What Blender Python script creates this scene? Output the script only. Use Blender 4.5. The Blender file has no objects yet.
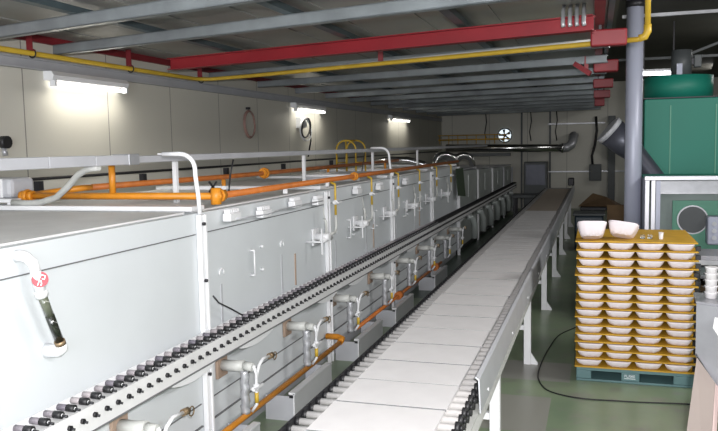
import bpy, bmesh, math, random
from mathutils import Vector, Matrix
random.seed(7)
scene = bpy.context.scene
COL = scene.collection
PI = math.pi

# ------------------------------------------------------------------ materials
def mat(name, color, rough=0.5, metal=0.0, noise=0.0, scale=6.0, emit=0.0, bump=0.0, color2=None, coat=0.0, alpha=1.0, trans=0.0):
    m = bpy.data.materials.new(name); m.use_nodes = True
    nt = m.node_tree; b = nt.nodes['Principled BSDF']
    b.inputs['Base Color'].default_value = (*color, 1)
    b.inputs['Roughness'].default_value = rough
    b.inputs['Metallic'].default_value = metal
    if coat: b.inputs['Coat Weight'].default_value = coat
    if trans: b.inputs['Transmission Weight'].default_value = trans
    if alpha < 1: b.inputs['Alpha'].default_value = alpha
    if emit:
        b.inputs['Emission Color'].default_value = (*color, 1)
        b.inputs['Emission Strength'].default_value = emit
    if noise or bump or color2:
        tc = nt.nodes.new('ShaderNodeTexCoord')
        n = nt.nodes.new('ShaderNodeTexNoise'); n.inputs['Scale'].default_value = scale
        n.inputs['Detail'].default_value = 6
        nt.links.new(tc.outputs['Object'], n.inputs['Vector'])
        if noise or color2:
            r = nt.nodes.new('ShaderNodeValToRGB')
            c2 = color2 if color2 else tuple(max(0, c * (1 - noise)) for c in color)
            r.color_ramp.elements[0].position = 0.35; r.color_ramp.elements[1].position = 0.65
            r.color_ramp.elements[0].color = (*c2, 1); r.color_ramp.elements[1].color = (*color, 1)
            nt.links.new(n.outputs['Fac'], r.inputs['Fac'])
            nt.links.new(r.outputs['Color'], b.inputs['Base Color'])
        if bump:
            bp = nt.nodes.new('ShaderNodeBump'); bp.inputs['Strength'].default_value = bump
            bp.inputs['Distance'].default_value = 0.01
            nt.links.new(n.outputs['Fac'], bp.inputs['Height'])
            nt.links.new(bp.outputs['Normal'], b.inputs['Normal'])
    return m

M = dict(
    kiln=mat('kiln_paint', (.62, .655, .68), .45, noise=.07, scale=1.5),
    kiln_top=mat('kiln_top_sheet', (.72, .72, .72), .6, noise=.15, scale=2),
    kiln_far=mat('cooler_sheet', (.46, .50, .485), .4, .2, noise=.2, scale=2),
    white=mat('white_paint', (.76, .77, .79), .45, noise=.06, scale=4),
    cream=mat('cream_pipe', (.55, .56, .54), .5, noise=.15, scale=10),
    rail=mat('rail_paint', (.74, .74, .75), .45, noise=.1, scale=5),
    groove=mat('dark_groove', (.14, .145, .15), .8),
    dark=mat('dark_steel', (.03, .03, .035), .45, .3, noise=.3),
    black=mat('black_rubber', (.012, .012, .014), .5),
    ceramic=mat('roller_ceramic', (.47, .455, .45), .6, noise=.18, scale=14),
    plate=mat('kiln_shelf_batt', (.69, .675, .68), .75, noise=.06, scale=7),
    plate_tan=mat('kiln_shelf_tan', (.40, .34, .28), .75, noise=.15, scale=5),
    grey=mat('grey_paint', (.46, .47, .50), .45, noise=.1, scale=4),
    darkgrey=mat('dark_grey_paint', (.085, .095, .10), .5, noise=.2, scale=3),
    galv=mat('galvanised', (.52, .53, .56), .4, .5, noise=.25, scale=5),
    chrome=mat('chrome', (.62, .62, .62), .18, 1.0),
    orange=mat('orange_gas_pipe', (.66, .25, .015), .45, noise=.18, scale=9),
    orangered=mat('rusty_orange_pipe', (.50, .145, .022), .5, noise=.25, scale=9),
    yellow=mat('yellow_pipe', (.56, .37, .035), .45, noise=.12, scale=8),
    red=mat('red_primer', (.25, .010, .018), .5, noise=.2, scale=2.5),
    redmaroon=mat('dark_red_primer', (.22, .02, .028), .5, noise=.25, scale=3),
    purlin=mat('purlin_galvanised', (.35, .385, .41), .35, .45, noise=.3, scale=3),
    roofbar=mat('roof_bar_steel', (.10, .135, .15), .45, .4, noise=.2),
    tray=mat('tray_mustard', (.60, .34, .022), .6, noise=.15, scale=6),
    bowl=mat('biscuit_bowl', (.84, .76, .79), .7, noise=.03, scale=9),
    pallet=mat('pallet_teal', (.115, .215, .225), .55, noise=.15, scale=5),
    green=mat('green_paint', (.008, .19, .135), .55, noise=.08, scale=1.5),
    alu=mat('aluminium_frame', (.62, .62, .67), .38, .35),
    cabinet=mat('cabinet_grey_green', (.28, .35, .33), .5, noise=.1),
    mint=mat('mint_panel', (.10, .32, .22), .5, noise=.1),
    bluegrey=mat('blue_grey_pipe', (.36, .38, .47), .42, .1, noise=.08, scale=3),
    duct=mat('dark_duct', (.08, .085, .11), .38, .35, noise=.2),
    steel=mat('bench_steel', (.36, .36, .39), .4, .35, noise=.15),
    tan=mat('tan_board', (.33, .275, .25), .6, noise=.1, scale=4),
    pinkedge=mat('pale_board_edge', (.58, .44, .42), .6),
    brown=mat('cardboard_brown', (.16, .10, .05), .8, noise=.3, scale=3),
    darkblue=mat('dark_blue_plastic', (.025, .045, .065), .4),
    cup=mat('white_plastic_cup', (.75, .73, .74), .5),
    paper=mat('white_paper', (.8, .8, .8), .8),
    label=mat('label_white', (.75, .8, .82), .6),
    labelred=mat('label_red', (.30, .002, .02), .4),
    amber=mat('sight_glass', (.10, .11, .08), .12, coat=.5),
    liquid=mat('dark_liquid', (.012, .014, .010), .15, coat=.6),
    glass=mat('clear_glass', (.9, .92, .92), .08, trans=.9),
    tube=mat('fluorescent_tube', (1.0, .96, .88), .5, emit=7),
    tubefar=mat('fluorescent_tube_cool', (.95, .97, 1.0), .5, emit=5),
    daylight=mat('daylight_opening', (.85, .95, 1.0), .5, emit=.9),
    olive=mat('olive_cloth', (.035, .055, .03), .9, noise=.2),
    copper=mat('brass_fitting', (.28, .20, .12), .4, .6),
    brownplate=mat('fibre_plate', (.34, .25, .19), .8, noise=.15),
)

def wall_material():
    m = bpy.data.materials.new('cream_wall_panels'); m.use_nodes = True
    nt = m.node_tree; b = nt.nodes['Principled BSDF']; b.inputs['Roughness'].default_value = .55
    tc = nt.nodes.new('ShaderNodeTexCoord'); sp = nt.nodes.new('ShaderNodeSeparateXYZ')
    nt.links.new(tc.outputs['Object'], sp.inputs['Vector'])
    add = nt.nodes.new('ShaderNodeMath'); add.operation = 'ADD'
    nt.links.new(sp.outputs['X'], add.inputs[0]); nt.links.new(sp.outputs['Y'], add.inputs[1])
    sh = nt.nodes.new('ShaderNodeMath'); sh.operation = 'ADD'; sh.inputs[1].default_value = 110 - 1.71
    nt.links.new(add.outputs[0], sh.inputs[0])
    md = nt.nodes.new('ShaderNodeMath'); md.operation = 'MODULO'; md.inputs[1].default_value = 1.1
    nt.links.new(sh.outputs[0], md.inputs[0])
    lt = nt.nodes.new('ShaderNodeMath'); lt.operation = 'LESS_THAN'; lt.inputs[1].default_value = .012
    nt.links.new(md.outputs[0], lt.inputs[0])
    n = nt.nodes.new('ShaderNodeTexNoise'); n.inputs['Scale'].default_value = .8
    nt.links.new(tc.outputs['Object'], n.inputs['Vector'])
    r = nt.nodes.new('ShaderNodeValToRGB')
    r.color_ramp.elements[0].color = (.58, .565, .50, 1); r.color_ramp.elements[1].color = (.64, .625, .56, 1)
    nt.links.new(n.outputs['Fac'], r.inputs['Fac'])
    mx = nt.nodes.new('ShaderNodeMix'); mx.data_type = 'RGBA'
    mx.inputs['B'].default_value = (.24, .235, .21, 1)
    nt.links.new(lt.outputs[0], mx.inputs['Factor']); nt.links.new(r.outputs['Color'], mx.inputs['A'])
    nt.links.new(mx.outputs['Result'], b.inputs['Base Color'])
    return m

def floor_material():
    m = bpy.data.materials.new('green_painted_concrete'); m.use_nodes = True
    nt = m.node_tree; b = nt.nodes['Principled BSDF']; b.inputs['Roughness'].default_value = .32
    tc = nt.nodes.new('ShaderNodeTexCoord')
    def noise(s, d=8):
        n = nt.nodes.new('ShaderNodeTexNoise'); n.inputs['Scale'].default_value = s; n.inputs['Detail'].default_value = d
        nt.links.new(tc.outputs['Object'], n.inputs['Vector']); return n
    def ramp(n, p0, p1, c0, c1):
        r = nt.nodes.new('ShaderNodeValToRGB')
        r.color_ramp.elements[0].position = p0; r.color_ramp.elements[1].position = p1
        r.color_ramp.elements[0].color = (*c0, 1); r.color_ramp.elements[1].color = (*c1, 1)
        nt.links.new(n.outputs['Fac'], r.inputs['Fac']); return r
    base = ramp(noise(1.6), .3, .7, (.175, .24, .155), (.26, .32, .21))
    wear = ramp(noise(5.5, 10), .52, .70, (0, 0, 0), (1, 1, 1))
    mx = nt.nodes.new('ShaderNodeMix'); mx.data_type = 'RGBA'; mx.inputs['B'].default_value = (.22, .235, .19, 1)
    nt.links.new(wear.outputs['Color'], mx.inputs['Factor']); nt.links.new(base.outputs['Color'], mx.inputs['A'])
    # worn grey concrete patches where the paint is gone; far aisle strip darker green
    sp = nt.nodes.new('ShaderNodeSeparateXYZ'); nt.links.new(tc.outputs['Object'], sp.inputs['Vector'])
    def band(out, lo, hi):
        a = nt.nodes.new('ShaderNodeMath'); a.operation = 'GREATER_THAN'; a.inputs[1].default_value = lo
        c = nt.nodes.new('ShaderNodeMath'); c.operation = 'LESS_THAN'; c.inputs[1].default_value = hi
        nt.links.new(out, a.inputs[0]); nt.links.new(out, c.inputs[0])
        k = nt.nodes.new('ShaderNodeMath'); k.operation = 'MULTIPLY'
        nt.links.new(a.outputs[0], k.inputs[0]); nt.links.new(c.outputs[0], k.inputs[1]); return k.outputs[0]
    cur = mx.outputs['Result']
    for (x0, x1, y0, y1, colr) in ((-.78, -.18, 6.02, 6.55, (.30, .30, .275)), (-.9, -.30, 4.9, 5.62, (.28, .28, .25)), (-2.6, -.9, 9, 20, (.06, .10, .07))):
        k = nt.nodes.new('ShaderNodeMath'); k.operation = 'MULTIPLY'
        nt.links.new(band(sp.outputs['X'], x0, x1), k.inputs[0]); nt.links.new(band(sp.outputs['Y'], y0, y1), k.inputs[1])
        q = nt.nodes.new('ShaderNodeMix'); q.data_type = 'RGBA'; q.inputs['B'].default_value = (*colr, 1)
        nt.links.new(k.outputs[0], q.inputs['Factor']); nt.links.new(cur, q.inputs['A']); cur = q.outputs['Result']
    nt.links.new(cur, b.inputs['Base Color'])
    return m

def random_tint(name, c0, c1, rough):
    m = bpy.data.materials.new(name); m.use_nodes = True
    nt = m.node_tree; b = nt.nodes['Principled BSDF']; b.inputs['Roughness'].default_value = rough
    oi = nt.nodes.new('ShaderNodeObjectInfo'); r = nt.nodes.new('ShaderNodeValToRGB')
    r.color_ramp.elements[0].color = (*c0, 1); r.color_ramp.elements[1].color = (*c1, 1)
    nt.links.new(oi.outputs['Random'], r.inputs['Fac']); nt.links.new(r.outputs['Color'], b.inputs['Base Color'])
    return m
M['wall'] = wall_material(); M['floor'] = floor_material()
M['sleeve'] = random_tint('roller_sleeve_mauve', (.12, .11, .14), (.34, .31, .32), .5)
M['ceiling'] = mat('roof_sheet', (.32, .325, .31), .42, .0, noise=.3, scale=1.2)
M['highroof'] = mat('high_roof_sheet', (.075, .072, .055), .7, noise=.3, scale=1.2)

# ------------------------------------------------------------------ mesh helpers
class MB:
    def __init__(s): s.bm = bmesh.new(); s.mats = []
    def mi(s, m):
        if m is None: return 0
        if m not in s.mats: s.mats.append(m)
        return s.mats.index(m)
    def faces(s, vs, fs, m=None, smooth=False):
        i = s.mi(m); bv = [s.bm.verts.new(v) for v in vs]
        for f in fs:
            try:
                q = s.bm.faces.new([bv[k] for k in f]); q.material_index = i; q.smooth = smooth
            except ValueError: pass
        return s
    def box(s, x0, x1, y0, y1, z0, z1, m=None):
        v = [(x0,y0,z0),(x1,y0,z0),(x1,y1,z0),(x0,y1,z0),(x0,y0,z1),(x1,y0,z1),(x1,y1,z1),(x0,y1,z1)]
        return s.faces(v, [(0,3,2,1),(4,5,6,7),(0,1,5,4),(1,2,6,5),(2,3,7,6),(3,0,4,7)], m)
    def bevbox(s, x0, x1, y0, y1, z0, z1, b=.006, m=None):
        t = bmesh.new(); bmesh.ops.create_cube(t, size=1)
        for v in t.verts: v.co = Vector(((x0+x1)/2 + v.co.x*(x1-x0), (y0+y1)/2 + v.co.y*(y1-y0), (z0+z1)/2 + v.co.z*(z1-z0)))
        bmesh.ops.bevel(t, geom=list(t.edges), offset=b, segments=2, affect='EDGES', profile=.5)
        vs = [v.co.copy() for v in t.verts]; t.verts.index_update()
        fs = [[v.index for v in f.verts] for f in t.faces]; t.free()
        return s.faces(vs, fs, m)
    def tube(s, pts, r, m=None, n=10, cap=True, radii=None):
        pts = [Vector(p) for p in pts]; rings = []; i = s.mi(m)
        up = None
        for k, p in enumerate(pts):
            if k == 0: d = pts[1]-p
            elif k == len(pts)-1: d = p-pts[k-1]
            else: d = (pts[k+1]-p).normalized()+(p-pts[k-1]).normalized()
            d.normalize()
            if up is None:
                up = d.orthogonal().normalized()
            else:
                up = (up - d*up.dot(d))
                up = up.normalized() if up.length > 1e-6 else d.orthogonal().normalized()
            w = d.cross(up); rr = radii[k] if radii else r
            rings.append([s.bm.verts.new(p + (up*math.cos(2*PI*j/n)+w*math.sin(2*PI*j/n))*rr) for j in range(n)])
        for a, b in zip(rings, rings[1:]):
            for j in range(n):
                q = s.bm.faces.new((a[j], a[(j+1)%n], b[(j+1)%n], b[j])); q.smooth = True; q.material_index = i
        if cap:
            q = s.bm.faces.new(list(reversed(rings[0]))); q.material_index = i
            q = s.bm.faces.new(rings[-1]); q.material_index = i
        return s
    def prism(s, poly, y0, y1, m=None, axis='y'):
        # polygon in the plane across the axis, extruded along it
        def P(a, b, t): return {'y': (a, t, b), 'x': (t, a, b), 'z': (a, b, t)}[axis]
        n = len(poly)
        vs = [P(a, b, y0) for a, b in poly]+[P(a, b, y1) for a, b in poly]
        fs = [tuple(range(n)), tuple(range(2*n-1, n-1, -1))]+[(k, k+n, (k+1)%n+n, (k+1)%n) for k in range(n)]
        return s.faces(vs, fs, m)
    def bar(s, a, b, w, h, m=None):
        a, b = Vector(a), Vector(b); d = (b-a).normalized()
        side = d.cross(Vector((0,0,1)))
        side = side.normalized() if side.length > 1e-4 else Vector((1,0,0))
        up = side.cross(d).normalized()
        vs = [p+side*sx*w/2+up*sz*h/2 for p in (a, b) for sx, sz in ((-1,-1),(1,-1),(1,1),(-1,1))]
        return s.faces(vs, [(0,1,2,3),(7,6,5,4),(0,4,5,1),(1,5,6,2),(2,6,7,3),(3,7,4,0)], m)
    def build(s, name, m=None, parent=None, loc=None, origin=None):
        if origin is not None:
            for v in s.bm.verts: v.co -= Vector(origin)
            loc = origin
        bmesh.ops.recalc_face_normals(s.bm, faces=list(s.bm.faces))
        me = bpy.data.meshes.new(name); s.bm.to_mesh(me); s.bm.free()
        ms = s.mats if s.mats else [m]
        for k in ms: me.materials.append(M[k])
        o = bpy.data.objects.new(name, me); COL.objects.link(o)
        if loc: o.location = loc
        if parent: o.parent = parent
        return o

def tag(o, label, cat, group=None, kind=None):
    o['label'] = label; o['category'] = cat
    if group: o['group'] = group
    if kind: o['kind'] = kind
    return o
def thing(name, label, cat, loc=(0,0,0), rotz=0, group=None):
    o = bpy.data.objects.new(name, None); COL.objects.link(o)
    o.empty_display_size = .1
    o.location = loc; o.rotation_euler = (0,0,rotz)
    return tag(o, label, cat, group)
def copy_tree(o, parent=None):
    c = o.copy(); COL.objects.link(c); c.parent = parent
    for ch in [x for x in scene.objects if x.parent == o]: copy_tree(ch, c)
    return c
def dup(proto, loc, label, rotz=None):
    c = copy_tree(proto); c.location = loc; c['label'] = label
    if rotz is not None: c.rotation_euler[2] = rotz
    return c
def struct(mb, name, m=None, **k):
    o = mb.build(name, m, **k); o['kind'] = 'structure'; return o
ORD = ['nearest','second','third','fourth','fifth','sixth','seventh','eighth','ninth','tenth','eleventh','twelfth','thirteenth',
 'fourteenth','fifteenth','sixteenth','seventeenth','eighteenth','nineteenth','twentieth','twenty-first','twenty-second','twenty-third','twenty-fourth',
 'twenty-fifth','twenty-sixth','twenty-seventh','twenty-eighth','twenty-ninth','thirtieth','thirty-first','thirty-second','thirty-third','thirty-fourth',
 'thirty-fifth','thirty-sixth','thirty-seventh','thirty-eighth','thirty-ninth','fortieth','forty-first','forty-second','forty-third','forty-fourth','forty-fifth','forty-sixth','forty-seventh','forty-eighth','forty-ninth','fiftieth']
def arc(c, r, a0, a1, n, f):
    return [f(c[0]+r*math.cos(a0+(a1-a0)*k/n), c[1]+r*math.sin(a0+(a1-a0)*k/n)) for k in range(n+1)]

# ------------------------------------------------------------------ the setting
XW, YF = -4.4, 22.3
struct(MB().box(XW-.2, 6.2, -1.5, YF+.2, -.1, 0), 'floor', 'floor')
struct(MB().box(XW-.15, XW, -1.5, YF, 0, 2.86), 'wall_left', 'wall')
struct(MB().box(XW-.15, 6.2, YF, YF+.15, 0, 3.7), 'wall_far', 'wall')
struct(MB().box(6.0, 6.15, -1.5, YF, 0, 3.7), 'wall_right', 'wall')
# low sheet roof over the kiln with narrow ribs along the building
mb = MB(); mb.box(XW-.15, .12, -1.5, YF, 2.86, 2.93)
x = XW+.35
while x < .1:
    mb.box(x, x+.03, -1.5, YF, 2.852, 2.8605); x += .55
struct(mb, 'ceiling', 'ceiling')
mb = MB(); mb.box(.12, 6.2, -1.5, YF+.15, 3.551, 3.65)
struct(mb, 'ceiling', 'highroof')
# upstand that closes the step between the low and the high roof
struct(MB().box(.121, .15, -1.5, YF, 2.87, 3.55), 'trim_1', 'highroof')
# blue-grey channel fixed along the left wall
mb = MB(); mb.box(XW, XW+.012, .5, YF, 2.575, 2.665); mb.box(XW, XW+.05, .5, YF, 2.655, 2.665); mb.box(XW, XW+.05, .5, YF, 2.575, 2.585)
struct(mb, 'trim_2', 'grey')
mb = MB(); mb.box(XW, XW+.035, .5, YF, 2.80, 2.86)
struct(mb, 'trim_3', 'redmaroon')

# roof steel
DX, DY = .976, -.217
def skew(c, x): return c - .232*x      # y of a skewed beam at x
def roof_beam(c, z0, z1, x0, x1, m, label, cat='beam', group=None, w=.06, flange=.0):
    mb = MB()
    a = Vector((x0, skew(c, x0), 0)); b = Vector((x1, skew(c, x1), 0))
    d = (b-a).normalized(); n = Vector((-d.y, d.x, 0))
    def slab(o0, o1, za, zb):
        vs = [p+n*o+Vector((0,0,z)) for p in (a, b) for o, z in ((o0,za),(o1,za),(o1,zb),(o0,zb))]
        mb.faces(vs, [(0,1,2,3),(7,6,5,4),(0,4,5,1),(1,5,6,2),(2,6,7,3),(3,7,4,0)])
    t = .008
    slab(-.004, .004, z0, z1)                       # web
    slab(-.004, w, z0, z0+t); slab(-.004, w, z1-t, z1)   # flanges
    if flange: slab(-flange, .004, z0, z0+t); slab(-flange, .004, z1-t, z1)
    else: slab(w-.006, w, z0, z0+.025)
    return tag(mb.build('roof_beam', m), label, cat, group)
pl = [3.42, 4.28]+[4.28+1.32*k for k in range(1, 13)]
pl = [c for c in pl if abs(c-5.6) > .02]
for i, c in enumerate(pl):
    roof_beam(c, 2.705, 2.785, -4.3, .10, 'purlin',
        'galvanised roof purlin running across the low roof, %s from the camera' % (ORD[i] if i else 'nearest'), 'beam', 'galvanised purlins under the roof')
roof_beam(5.5, 2.66, 2.765, -3.88, -.02, 'red', 'long bright red steel beam across the low roof in front of the yellow pipe', 'beam', None, w=.05, flange=.05)
for i, (x, lb) in enumerate(((-3.22, 'leftmost, nearest the kiln wall'), (-1.96, 'second from the left wall'), (-.97, 'third from the left wall'))):
    mb = MB(); mb.box(x-.035, x+.035, 2.5, 21.5, 2.786, 2.83)
    tag(mb.build('roof_bar', 'roofbar'), 'dark blue-grey bar running lengthwise under the roof sheets, '+lb, 'beam', 'lengthwise bars under the roof')
# lengthwise girder at the right edge of the low roof with red bracket blocks
mb = MB(); mb.box(.015, .025, 1, 21.8, 2.795, 2.85); mb.box(-.015, .055, 1, 21.8, 2.786, 2.795); mb.box(-.015, .055, 1, 21.8, 2.85, 2.858)
tag(mb.build('roof_girder', 'redmaroon'), 'long brownish red girder running lengthwise beneath the right edge of the low roof', 'beam')
mb = MB(); mb.box(.075, .115, 1, 21.8, 2.80, 2.85)
tag(mb.build('roof_bar', 'roofbar'), 'slim grey-green bar running lengthwise just right of the red girder', 'beam')
def bracket(y, z0, z1, x0, x1, label, m='red', proto=None):
    mb = MB(); mb.bevbox(x0, x1, y, y+.16, z0, z1, .012)
    o = mb.build('beam_bracket', m)
    h = MB(); h.box(.015, .035, y+.06, y+.1, z1, 2.786); h.build('hanger_strap', 'dark', o)
    return tag(o, label, 'bracket', 'red brackets below the girder')
for y, z0, z1, x0, x1, lb, m in ((6.2,2.63-.0,2.745,-.05,.27,'',None),):
    pass
mb = MB(); mb.bevbox(-.045, .22, 6.1, 6.2, 2.625, 2.75, .012); b0 = mb.build('beam_bracket', 'red'); h = MB(); h.box(.015, .035, 6.13, 6.17, 2.75, 2.786); h.build('hanger_strap', 'dark', b0)
tag(b0, 'largest and nearest red bracket block under the girder beside the grey pipe', 'bracket', 'red brackets below the girder')
for y, z0, z1, x0, x1, lb, m in ((8.35, 2.625, 2.75, -.03, .22, 'second red bracket block below the nearest one, rounded', 'red'),
        (10.8, 2.625, 2.745, -.04, .22, 'third red bracket block behind the rounded one', 'red'),
        (13.0, 2.61, 2.735, -.04, .22, 'dark maroon bracket block just below the third red one', 'redmaroon'),
        (15.5, 2.59, 2.74, -.03, .16, 'smallest red bracket block, lowest and farthest in the row', 'red')):
    bracket(y, z0, z1, x0, x1, lb, m)
# red arm and grey ribbed bundle beside the bracket row
mb = MB()
for k in range(4): mb.tube([(-.22+.045*k, 5.60, 2.855), (-.22+.045*k, 5.42, 2.79), (-.22+.045*k, 5.38, 2.70), (-.215+.045*k, 5.38, 2.68)], .014)
tag(mb.build('cable_bundle', 'galv'), 'bundle of four grey cables hanging over the right end of the red beam', 'cable')
mb = MB(); mb.bar((-.22, 8.3, 2.72), (-.06, 8.25, 2.60), .04, .05); mb.bar((-.10, 8.28, 2.785), (-.10, 8.28, 2.62), .04, .04)
tag(mb.build('pipe_bracket', 'redmaroon'), 'dark red angled arm left of the bracket blocks', 'bracket')

# yellow pipe: along the wall then across, with its elbow
px, pz = -4.25, 2.68
pts = [(px, .8, pz), (px, 7.45, pz), (px+.03, 7.55, pz), (px+.12, 7.62, pz)]
xe = .02
pts += [(x, 7.62-.31*(x+4.13), pz-.005) for x in (-3.6, -2.6, -1.6, -.8, xe)]
pts += [(.30, 7.62-.31*(.30+4.13), pz-.005)]
p2 = []
yp = 7.62-.31*(.37+4.13)
mb = MB(); mb.tube(pts+[(.33, yp, pz)], .021)
gp = thing('gas_pipe', 'long thin yellow pipe along the left wall then across under the red beam', 'pipe')
mb.build('pipe_run', 'yellow', gp)
mb = MB(); mb.tube([(.31, yp, pz), (.35, yp, pz+.01), (.37, yp, pz+.05), (.37, yp, pz+.10)], .03); mb.build('pipe_elbow', 'yellow', gp)
mb = MB(); mb.tube([(.37, yp, pz+.08), (.37, yp, 3.55)], .022); mb.build('riser', 'yellow', gp)
for i, (y, lb) in enumerate(((4.96, 'nearest the camera above the left wall lamp'), (6.28, 'second along the left wall'), (7.63, 'beside the bend of the yellow pipe'))):
    mb = MB(); mb.box(px-.028, px+.028, y-.02, y-.012, pz+.03, 2.857)
    mb.box(px-.03, px+.03, y-.025, y+.015, pz+.02, pz+.028)
    o = mb.build('pipe_hanger', 'redmaroon')
    c = MB(); c.tube([Vector((px+.033*math.cos(a), y+.01, pz+.033*math.sin(a))) for a in [2*PI*k/12 for k in range(13)]], .006, n=6); c.build('clamp', 'black', o)
    tag(o, 'short dark red hanger holding the yellow pipe, '+lb, 'hanger', 'red hangers of the yellow pipe')
for i, x in enumerate((-1.95, )):
    y = 7.62-.31*(x+4.13)
    mb = MB(); mb.box(x-.025, x+.025, y-.006, y+.006, pz+.02, 2.857)
    tag(mb.build('pipe_hanger', 'redmaroon'), 'short dark red hanger dropping from the red beam to the yellow pipe mid-span', 'hanger', 'red hangers of the yellow pipe')
mb = MB(); mb.tube([(-4.1, 7.75, 2.70), (.0, 6.45, 2.71)], .016)
tag(mb.build('conduit', 'cream'), 'thin pale conduit running just above the yellow cross pipe', 'pipe')

# ------------------------------------------------------------------ wall lamps
def wall_lamp(y0, y1, label, n=1):
    t = thing('fluorescent_lamp', label, 'lamp', (XW, (y0+y1)/2, 2.5), 0, 'fluorescent lamps on the left wall')
    L = (y1-y0)/2
    mb = MB(); mb.prism([(0, .0), (0, .075), (.08, .075), (.105, .04), (.09, .0)], -L, L); mb.build('lamp_housing', 'white', t)
    for s in (-1, 1):
        mb = MB(); mb.box(.045, .10, s*(L-.03)-.012, s*(L-.03)+.012, -.05, -.0005); mb.build('lamp_holder', 'white', t)
    mb = MB(); mb.tube([(.075, -L+.045, -.030), (.075, L-.045, -.030)], .013, n=12); mb.build('lamp_tube', 'tube', t)
    l = bpy.data.lights.new('tube_glow', 'AREA'); l.shape = 'RECTANGLE'; l.size = .03; l.size_y = 2*L-.1; l.energy = 4.2*n; l.color = (1, .95, .84)
    lo = bpy.data.objects.new('tube_glow', l); COL.objects.link(lo); lo.location = (XW+.17, (y0+y1)/2, 2.44); lo.rotation_euler = (0, math.radians(-5), 0)
    return t
wall_lamp(5.26, 6.32, 'white fluorescent lamp glowing on the cream wall, nearest the camera')
wall_lamp(10.6, 11.9, 'white fluorescent lamp high on the wall above the cable coil, second along')
wall_lamp(16.2, 17.9, 'farthest fluorescent lamp on the left wall with a glow below it')

# things on the left wall
def coil(name, y, z, ry, rz, m, label, turns=3, r=.012):
    pts = []
    for k in range(turns*20+1):
        a = 2*PI*k/20; j = 1-.07*(k//20)+.02*math.sin(a*3)
        pts.append((XW+.03+.012*(k/20), y+ry*j*math.cos(a), z+rz*j*math.sin(a)))
    mb = MB(); mb.tube(pts, r, n=6)
    return mb.build(name, m)
M['pinkhose'] = mat('faded_red_hose', (.36, .22, .19), .6, noise=.3)
o = coil('hose_coil', 9.08, 2.22, .16, .18, 'pinkhose', '', 2, .011)
MB().box(0, .05, 9.06, 9.10, 2.41, 2.44).build('wall_hook', 'dark', o); o.children[0].location = (XW, 0, 0)
tag(o, 'faded red hose coiled in an oval on the cream wall', 'hose')
o = thing('cable_coil', 'black and white cables coiled on a white bracket beneath the second wall lamp', 'cable')
MB().box(XW, XW+.08, 10.80, 11.05, 2.20, 2.36).build('bracket_box', 'white', o)
mbw = MB(); pts = [(XW+.10+.01*(k/20), 10.92+.22*math.cos(2*PI*k/20)*(1-.05*(k//20)), 2.17+.17*math.sin(2*PI*k/20)) for k in range(61)]
mbw.tube(pts, .013, n=6); mbw.build('white_cable', 'white', o)
mbw = MB(); pts = [(XW+.14, 10.86+.18*math.cos(2*PI*k/20+.6)*(1+.05*(k//20)), 2.20+.15*math.sin(2*PI*k/20+.9)) for k in range(41)]
mbw.tube(pts+[(XW+.12, 11.1, 2.0), (XW+.06, 11.12, 1.75)], .013, n=6); mbw.build('black_cable', 'black', o)
mb = MB(); mb.tube([(XW+.03, .8, 1.68), (XW+.03, 21.5, 1.70)], .013, n=6)
o = mb.build('wall_cable', 'black')
for y in (5.1, 6.6, 8.4, 10.2, 12.3):
    MB().box(XW, XW+.05, y-.03, y+.03, 1.585, 1.665).build('clip', 'dark', o)
tag(o, 'long black cable running level along the left wall behind the kiln', 'cable')

# far wall: strips, fan, boxes
def strip(x0, x1, z, label):
    tag(MB().box(x0, x1, YF-.04, YF, z-.018, z+.018).build('wall_rail', 'galv'), label, 'rail', 'metal rails on the far wall')
strip(-1.3, .25, 2.42, 'upper pale metal rail on the far wall beside the exhaust elbow')
strip(-1.6, .9, 1.06, 'lower pale metal rail on the far wall behind the electrical box')
for x in (-2.05, -1.25): struct(MB().box(x-.025, x+.025, YF-.03, YF, 0, 2.85), 'trim_4', 'darkgrey')
t = thing('exhaust_fan', 'round exhaust fan in the far wall with daylight between its blades', 'fan', (-2.53, YF-.005, 2.13), 0)
mb = MB()
ring = [(.20*math.cos(2*PI*k/24), -.05, .20*math.sin(2*PI*k/24)) for k in range(25)]
mb.tube(ring, .018, n=6); mb.build('fan_ring', 'darkgrey', t)
mb = MB(); mb.tube([(0, -.012, 0), (0, -.002, 0)], .19, n=24); mb.build('bright_opening', 'daylight', t)
for k in range(5):
    a = 2*PI*k/5+.5; mb = MB()
    mb.faces([(.03*math.cos(a), -.04, .03*math.sin(a)), (.18*math.cos(a-.28), -.05, 0.175*math.sin(a-.28)), (0.18*math.cos(a+.22), -.03, 0.18*math.sin(a+.22)), (.04*math.cos(a+.6), -.03, .04*math.sin(a+.6)),
        (.03*math.cos(a), -.034, .03*math.sin(a)), (0.175*math.cos(a-.28), -.044, 0.175*math.sin(a-.28)), (0.18*math.cos(a+.22), -.024, 0.18*math.sin(a+.22)), (.04*math.cos(a+.6), -.024, .04*math.sin(a+.6))],
        [(0,1,2,3),(7,6,5,4),(0,4,5,1),(1,5,6,2),(2,6,7,3),(3,7,4,0)])
    mb.build('fan_blade', 'dark', t)
mb = MB(); mb.tube([(0, -.09, 0), (0, -.02, 0)], .05, n=12); mb.build('fan_motor', 'dark', t)

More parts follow.
